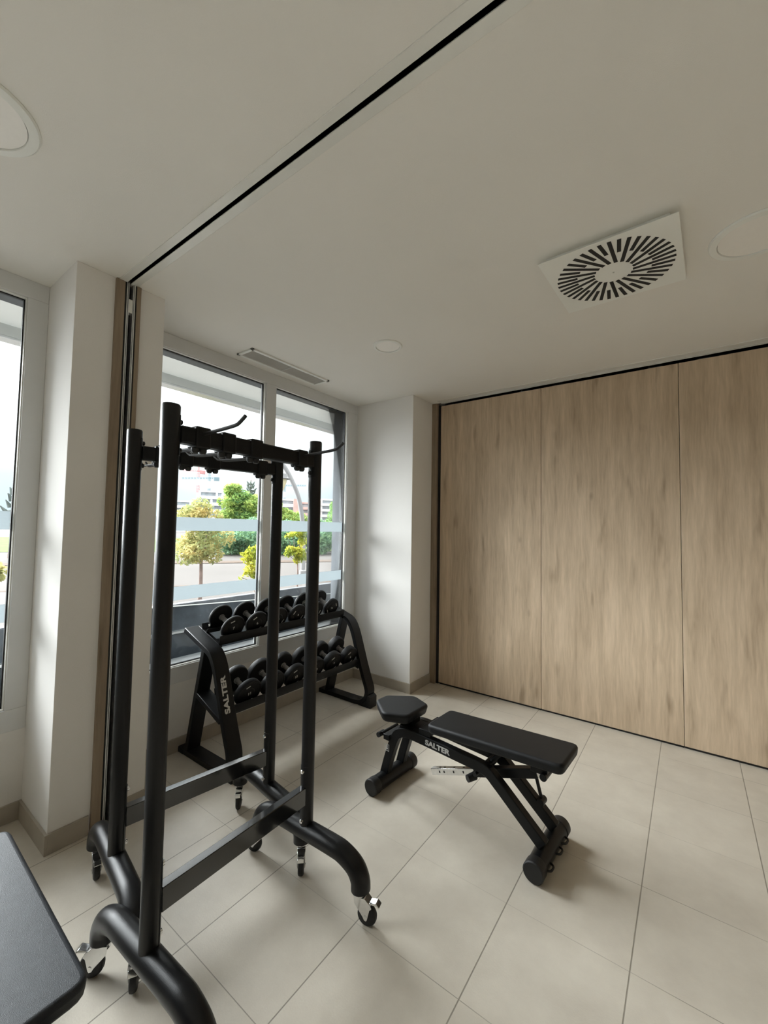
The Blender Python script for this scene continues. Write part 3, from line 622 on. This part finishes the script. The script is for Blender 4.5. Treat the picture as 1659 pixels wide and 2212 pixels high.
def build_rack(name, loc, rz, label, casters, hooks_plus, hooks_minus, LEN=0.627):
    t = empty(name, loc, rz); tag(t, label, 'storage rack', 'wheeled storage racks')
    arch = smooth_path([(-CORD, 0, .116), (-CORD + .004, 0, .150), (-CORD + .030, 0, .186), (-CORD + .085, 0, .209), (-CORD + .14, 0, .214), (0, 0, .214), (CORD - .14, 0, .214), (CORD - .085, 0, .209), (CORD - .030, 0, .186), (CORD - .004, 0, .150), (CORD, 0, .116)], 6)
    for i, yy in enumerate((0, LEN)):
        MB().tube([p + Vector((0, yy, 0)) for p in arch], 0.0365, 28).build('base_tube', M['coat'], t)
        po = MB().tube([(0, yy, .232), (0, yy, .236), (0, yy, 1.815), (0, yy, 1.820)], [.030, .0268, .0268, .0245], 28).build('pole', M['coat'], t)
        s_ = 1 if i == 0 else -1                         # inner side
        for zc, hh in ((1.727, .062), (.36, .115)):      # flange plates and their bolts
            pp = [(.0283 * math.cos(a), .0283 * math.sin(a)) for a in [R(k) for k in range(40, 141, 10)]] + [(.0262 * math.cos(a), .0262 * math.sin(a)) for a in [R(k) for k in range(140, 39, -10)]]
            if s_ < 0: pp = [(a, -b) for a, b in pp]
            MB().prism(pp, 'z', zc - hh, zc + hh, Matrix.Translation((0, yy, 0))).build('flange_plate', M['coat'], t)
            for zz in (zc - hh + .018, zc + hh - .018):
                MB().tube([(0, yy + s_ * .026, zz), (0, yy + s_ * .034, zz), (0, yy + s_ * .0365, zz)], [.0085, .0085, .005], 12).build('bolt', M['chrome'] if zc < 1 else M['black'], t)
    MB().box((-.021, .024, 1.706), (.021, LEN - .024, 1.760)).build('top_beam', M['coat2'], t, bevel=.006, seg=3)
    MB().box((-.0165, .024, .326), (.0165, LEN - .024, .396)).build('lower_beam', M['beam'], t, bevel=.0025)
    for k, yy in enumerate((.095, .19, .305, .535)):
        c = MB().box((-.027, yy - .026, 1.698), (.027, yy + .026, 1.767))
        cl = c.build('hook_clamp', M['coat2'], t, bevel=.006, seg=3)
        for dy in (-.013, .013):
            MB().tube([(0, yy + dy, 1.700), (0, yy + dy, 1.690), (0, yy + dy, 1.683)], [.0125, .0125, .008], 14).build('clamp_knob', M['black'], cl)
        for hs, zz in ((hooks_plus, 1.744), (hooks_minus, 1.700)):
            if k in hs:
                sg = 1 if hs is hooks_plus else -1
                for dy in ((0,) if sg > 0 else (-.010, .010)):
                    q = smooth_path([(sg * .02, yy + dy, zz), (sg * .12, yy + dy, zz + .004), (sg * .185, yy + dy, zz + .008), (sg * .205, yy + dy, zz + .014), (sg * .232, yy + dy, zz + .030)], 5)
                    MB().tube(q, .0056 if sg > 0 else .004, 10).build('hook', M['black'], cl)
    for (sx_, yy, an) in casters: build_caster(t, sx_ * CORD, yy, R(an))
    return t
build_rack('storage_rack', (-1.269, .619, 0), R(1.9), 'black wheeled two pole rack nearest the camera, with two upturned hooks', [(-1, 0, 222), (1, 0, -30), (-1, .627, 196), (1, .627, 12)], (0, 3), (0, 1, 2))
build_rack('storage_rack', (-1.732, .710, 0), R(-8.5), 'black wheeled two pole rack standing behind the nearer one, next to the pillar', [(-1, 0, -8), (1, 0, -22), (-1, .627, -35), (1, .627, -38)], (), (0,))

# ---------------------------------------------------------------- dumbbell rack
YL, YR, FW = 1.440, 2.700, 0.092
dr = empty('dumbbell_rack', (-2.40, (YL + YR + FW) / 2, 0)); tag(dr, 'black two tier dumbbell rack under the window with silver lettering on its side frame', 'dumbbell rack')
OX, OY = -2.40, (YL + YR + FW) / 2
def side_frame(y0):
    b = MB(); y1 = y0 + FW
    top = [(-2.662, .775), (-2.45, .703), (-2.40, .687)]
    curve = smooth_path([(-2.40, .687, 0), (-2.362, .665, 0), (-2.328, .620, 0), (-2.300, .560, 0), (-2.268, .470, 0), (-2.222, .335, 0), (-2.180, .225, 0), (-2.150, .150, 0), (-2.147, .105, 0), (-2.168, .060, 0), (-2.215, .027, 0), (-2.275, .018, 0)], 5)
    cl = top[:-1] + [(p.x, p.y) for p in curve] + [(-2.45, .018), (-2.685, .018)]
    b.band([(x - OX, z) for x, z in cl], .034, y0 - OY, y1 - OY)
    b.band([(-2.437 - OX, .69), (-2.50 - OX, .43), (-2.597 - OX, .02)], .034, y0 - OY + .002, y1 - OY - .002)          # rear leg
    b.band([(-2.505 - OX, .405), (-2.36 - OX, .352), (-2.235 - OX, .305)], .030, y0 - OY + .001, y1 - OY - .001)      # lower arm
    o = b.build('side_frame', M['coat2'], dr, bevel=.003)
    MB().box((-2.70 - OX, y0 - OY - .002, 0), (-2.62 - OX, y1 - OY + .002, .028)).build('foot_pad', M['black'], o, bevel=.004)
    MB().prism([(-2.235 - OX, 0), (-2.104 - OX, 0), (-2.104 - OX, .085), (-2.130 - OX, .10), (-2.150 - OX, .05), (-2.20 - OX, .012)], 'y', y0 - OY + .002, y1 - OY - .002).build('foot_pad', M['black'], o, bevel=.002)
    return o
sfL = side_frame(YL); sfR = side_frame(YR)
for y0, sg in ((YL + FW, 1), (YR, -1)):   # mounting plates between top plate and trays
    MB().band([(-2.655 - OX, .779), (-2.45 - OX, .709), (-2.405 - OX, .694)], .020, y0 - OY, y0 - OY + sg * .022).build('mounting_plate', M['coat2'], dr, bevel=.002)
def rails(xf, zf, nm):
    """front and back trough rails under the heads; (xf,zf) outer face centre of the front heads"""
    o = None
    for k, (dx, dz) in enumerate(((0, 0), (-.150, .052))):
        pf = [(xf + .020 + dx, zf - .028 + dz), (xf + .014 + dx, zf - .070 + dz), (xf + .004 + dx, zf - .088 + dz), (xf - .030 + dx, zf - .086 + dz), (xf - .052 + dx, zf - .060 + dz)] if k == 0 else \
             [(xf + .024 + dx, zf - .058 + dz), (xf + .012 + dx, zf - .086 + dz), (xf - .024 + dx, zf - .086 + dz), (xf - .038 + dx, zf - .060 + dz), (xf - .044 + dx, zf - .030 + dz)]
        b = MB().band([(x - OX, z) for x, z in pf], .004, YL + FW - OY, YR - OY)
        b.build(nm, M['coat2'], dr, bevel=.001)
rails(-2.420, .787, 'upper_rail'); rails(-2.250, .405, 'lower_rail')
# bolts between rails and frames
for (x, z) in ((-2.43, .742), (-2.58, .79)):
    for y in (YL + FW + .035, YR - .03):
        MB().tube([(x - OX, y - OY, z), (x - OX, y - OY, z + .012)], .008, 10).build('bolt', M['chrome'], dr)
# lettering on the front leg of the near side frame
xa = Vector((2.285 - 2.228, 0, .355 - .565)) ; xa = Vector((-.335, 0, 1)).normalized()
text_mesh('SALTER', .045, M['print'], 'lettering', sfL, frame_mat((-2.2420 - OX, YL + FW * .44 - OY, .452), xa, Vector((0, -1, 0))), bold=.0016, sx=1.42, extrude=.0012)

# dumbbells
def dumbbell(yc, xf, zf, r, th, number, ang, label, group):
    """local X is the handle axis; origin at the centre"""
    t = empty('dumbbell'); tag(t, label, 'dumbbell', group)
    gap = .152 - th * 1.0; half = .076 - th / 2 + th     # inner gap chosen so that faces sit .152+th apart
    L2 = (.152 + th) / 2
    Ty = Matrix.Rotation(PI / 2, 4, 'Y')
    def head(sg):
        pr = [(0.001, 0), (r * .93, 0), (r * .985, .004), (r, .010), (r, th - .008), (r * .97, th - .002), (r * .90, th), (r * .87, th - .003), (r * .42, th - .003), (r * .38, th), (0.001, th)]
        T = Matrix.Translation((sg * (L2 - th), 0, 0)) @ (Ty if sg > 0 else Matrix.Rotation(-PI / 2, 4, 'Y'))
        h = MB().lathe(pr, 48, T, caps=False).build('head', M['rubber'], t, smooth=30)
        x = sg * (L2 + .0002)
        for a in (ang, ang + PI):
            q = Matrix.Rotation(a, 4, 'X') @ Matrix.Translation((x - sg * .001, 0, r * .62))
            MB().box((-.0012, -.0145, -.0028), (.0012, .0145, .0028), q).build('maker_mark', M['mark'], h, smooth=0)
        fm = frame_mat((x, 0, 0), Vector((0, sg, 0)), Vector((0, 0, 1)))
        if sg > 0: text_mesh(number, r * .30, M['print'], 'weight_number', h, Matrix.Rotation(ang * 0.5, 4, 'X') @ fm, bold=.0008)
    head(1); head(-1)
    hx = L2 - th + .002
    MB().tube([(-hx, 0, 0), (-hx * .6, 0, 0), (0, 0, 0), (hx * .6, 0, 0), (hx, 0, 0)], [.0125, .0145, .0165, .0145, .0125], 18).tube([(-hx, 0, 0), (-hx + .012, 0, 0)], .020, 18).tube([(hx - .012, 0, 0), (hx, 0, 0)], .020, 18).build('handle', M['steel'], t)
    tilt = R(21)
    axis = Vector((math.cos(tilt), 0, -math.sin(tilt)))
    c = Vector((xf, yc, zf)) - axis * L2
    t.rotation_euler = (0, tilt, 0); t.location = c
    return t
up_lab = ['closest to the near frame', 'second from the near frame', 'third from the near frame', 'fourth from the near frame', 'second from the far frame', 'closest to the far frame']
for i in range(6):
    dumbbell(1.642 + .1853 * i, -2.420, .787, [.083, .083, .082, .081, .080, .078][i], [.024, .026, .026, .028, .030, .030][i], ['7', '6', '5', '4', '3', '2'][i], R([20, 35, 60, 60, 75, 120][i]),
             'slim round black dumbbell on the upper tier, %s' % up_lab[i], 'dumbbells on the upper tier')
    dumbbell(1.655 + .1928 * i, -2.250, .403, [.090, .089, .087, .085, .083, .080][i], [.040, .042, .044, .048, .052, .055][i], ['16', '14', '12', '10', '9', '8'][i], R([22, 10, 25, 28, 30, 32][i]),
             'thick round black dumbbell on the lower tier, %s' % up_lab[i], 'dumbbells on the lower tier')

# ---------------------------------------------------------------- adjustable benches (local u = x, v = y)
def cushion(name, poly, z0, z1, m, parent, bev, tilt=0.0, top_in=0.0, piv=(0, 0, 0)):
    b = MB(); n = len(poly); cx_ = sum(p[0] for p in poly) / n; cy_ = sum(p[1] for p in poly) / n
    bot = [((p[0] - cx_) * (1 - top_in) + cx_, (p[1] - cy_) * (1 - top_in) + cy_) for p in poly]
    vs = [(*p, z0) for p in bot] + [(*p, z1) for p in poly]
    fs = [tuple(range(n)), tuple(range(2 * n - 1, n - 1, -1))] + [(i, i + n, (i + 1) % n + n, (i + 1) % n) for i in range(n)]
    b.add(vs, fs, Matrix.Translation(piv) @ Matrix.Rotation(tilt, 4, 'Y') @ Matrix.Translation([-c for c in piv]))
    return b.build(name, m, parent, bevel=bev, seg=5, smooth=50)
def rounded(poly, r, k=4):
    out = []; n = len(poly)
    for i in range(n):
        p0, p, p1 = Vector(poly[i - 1]), Vector(poly[i]), Vector(poly[(i + 1) % n])
        a = p + (p0 - p).normalized() * r; c = p + (p1 - p).normalized() * r
        for j in range(k + 1):
            t = j / k; out.append(tuple(a * (1 - t) ** 2 + p * 2 * t * (1 - t) + c * t * t))
    return out
def build_bench(loc, rz, label, padm):
    t = empty('weight_bench', loc, rz); tag(t, label, 'weight bench', 'adjustable weight benches')
    # pads
    seat = rounded([(.165, -.108), (.165, .098), (.030, .150), (-.112, .040), (-.112, -.060), (.030, -.170)], .028)
    cushion('seat', seat, .398, .455, padm, t, .018, top_in=.10)
    back = rounded([(.290, -.130), (.290, .112), (.968, .112), (.968, -.130)], .035)
    cushion('backrest', back, .432, .478, padm, t, .014, tilt=-R(3.1), piv=(.63, 0, .455), top_in=.02)
    MB().box((.23, -.02, .395), (.66, .028, .418), Matrix.Translation((.63, 0, .455)) @ Matrix.Rotation(-R(3.1), 4, 'Y') @ Matrix.Translation((-.63, 0, -.455))).box((-.02, -.03, .372), (.14, .04, .400)).build('pad_support', M['coat2'], t, bevel=.003)
    # frame rails: bent rectangular tubes, front legs, level spine, rear legs
    for v0, v1 in ((-.078, -.038), (.068, .108)):
        cl = smooth_path([(-.028, .070, 0), (.000, .165, 0), (.035, .265, 0), (.062, .315, 0), (.105, .338, 0), (.160, .343, 0), (.30, .338, 0), (.43, .331, 0), (.555, .324, 0), (.605, .313, 0), (.645, .283, 0), (.70, .237, 0), (.862, .098, 0)], 5)
        r = MB().band([(p.x, p.y) for p in cl], .050, v0, v1).build('frame_rail', M['coat2'], t, bevel=.004)
        if v0 < 0:
            text_mesh('SALTER', .035, M['print'], 'lettering', r, frame_mat((.328, v0 - .0008, .336), Vector((1, 0, -.045)), Vector((.045, 0, 1))), bold=.0012, sx=1.26)
            text_mesh('S', .030, M['print'], 'badge_letter', r, frame_mat((-.003, v0 - .0008, .225), Vector((1, 0, 0)), Vector((0, 0, 1))), bold=.001)
            b = MB()
            for (a, c_) in (((-.019, .207), (.013, .2095)), ((-.019, .241), (.013, .2435)), ((-.019, .207), (-.0165, .2435)), ((.0105, .207), (.013, .2435))): b.box((a[0], v0 - .0014, a[1]), (c_[0], v0 - .0004, c_[1]))
            b.build('badge', M['print'], r, smooth=0)
    for nm, u, a, b_ in (('front_foot', -.025, -.190, .195), ('rear_foot', .855, -.170, .205)):
        f = MB().tube([(u, a + .02, .0445), (u, b_ - .02, .0445)], .041, 24).build(nm, M['coat2'], t)
        for s_, e_ in ((a, a + .05), (b_ - .05, b_)):
            MB().tube([(u, s_, .0445), (u, s_ + .004, .0445), (u, e_ - .004, .0445), (u, e_, .0445)], [.040, .0443, .0443, .042], 24).build('end_cap', M['black'], f)
        if nm == 'rear_foot':
            for y in (-.10, .02, .10):
                MB().tube(smooth_path([(u + .034, y - .028, .050), (u + .054, y - .018, .050), (u + .058, y, .050), (u + .054, y + .018, .050), (u + .034, y + .028, .050)], 4), .0045, 8).build('transport_loop', M['black'], f)
    # adjusters
    MB().box((-.02, -.090, .270), (.02, .105, .300)).tube([(-.045, -.07, .285), (-.045, .07, .285)], .012, 12).build('seat_pivot', M['coat2'], t, bevel=.002)
    MB().tube([(-.055, -.095, .283), (-.055, -.045, .283)], .014, 14).build('knob', M['black'], t)
    MB().tube([(.10, .0, .36), (.10, .0, .395)], .018, 12).box((.07, -.06, .350), (.20, .09, .366)).box((.215, -.08, .372), (.285, .10, .400)).build('hinge', M['coat2'], t, bevel=.002)
    tb = Matrix.Translation((.245, .015, .152)) @ Matrix.Rotation(-R(19.8), 4, 'Y')
    bar = MB().box((0, -.016, -.0165), (.30, .016, .0165), tb).build('telescopic_bar', M['chrome'], t, bevel=.002)
    hb = MB()
    for q in (.055, .085, .145, .205):
        hb.box((q - .004, -.0166, -.0055), (q + .004, .0166, .0055), tb); hb.box((q - .005, -.005, -.0168), (q + .005, .005, .0170), tb)
    hb.build('bar_holes', M['dark'], bar, smooth=0)
    MB().box((.27, -.021, -.0215), (.60, .021, .0215), tb).build('adjuster_tube', M['coat2'], t, bevel=.003)
    MB().box((.60, -.016, -.0165), (.64, .016, .0165), tb).build('telescopic_bar', M['chrome'], t, bevel=.002)
    MB().tube([(.545, -.085, .285), (.545, .11, .285)], .010, 12).tube([(.515, -.100, .262), (.535, -.060, .268)], [.017, .019], 14).build('knob', M['black'], t)
    MB().tube([(.585, -.02, .325), (.655, -.02, .405)], .012, 12).tube([(.590, -.05, .330), (.590, .03, .330)], .020, 16).build('strut', M['coat2'], t)
    MB().tube([(.775, .06, .350), (.800, .088, .205)], .008, 10).tube([(.803, .065, .190), (.803, .112, .190)], .017, 14).build('strut', M['coat2'], t)
    MB().tube([(.862, -.07, .385), (.862, .06, .385)], .016, 14).box((.80, -.05, .385), (.875, .05, .43)).build('catch', M['coat2'], t, bevel=.002)
    return t
build_bench((-1.386, 2.030, 0), R(-3.5), 'black adjustable weight bench standing alone in front of the oak partition', M['pad'])
build_bench((-0.778, 0.272, 0), R(180), 'charcoal padded adjustable weight bench cut off at the bottom left corner', M['pad_grey'])
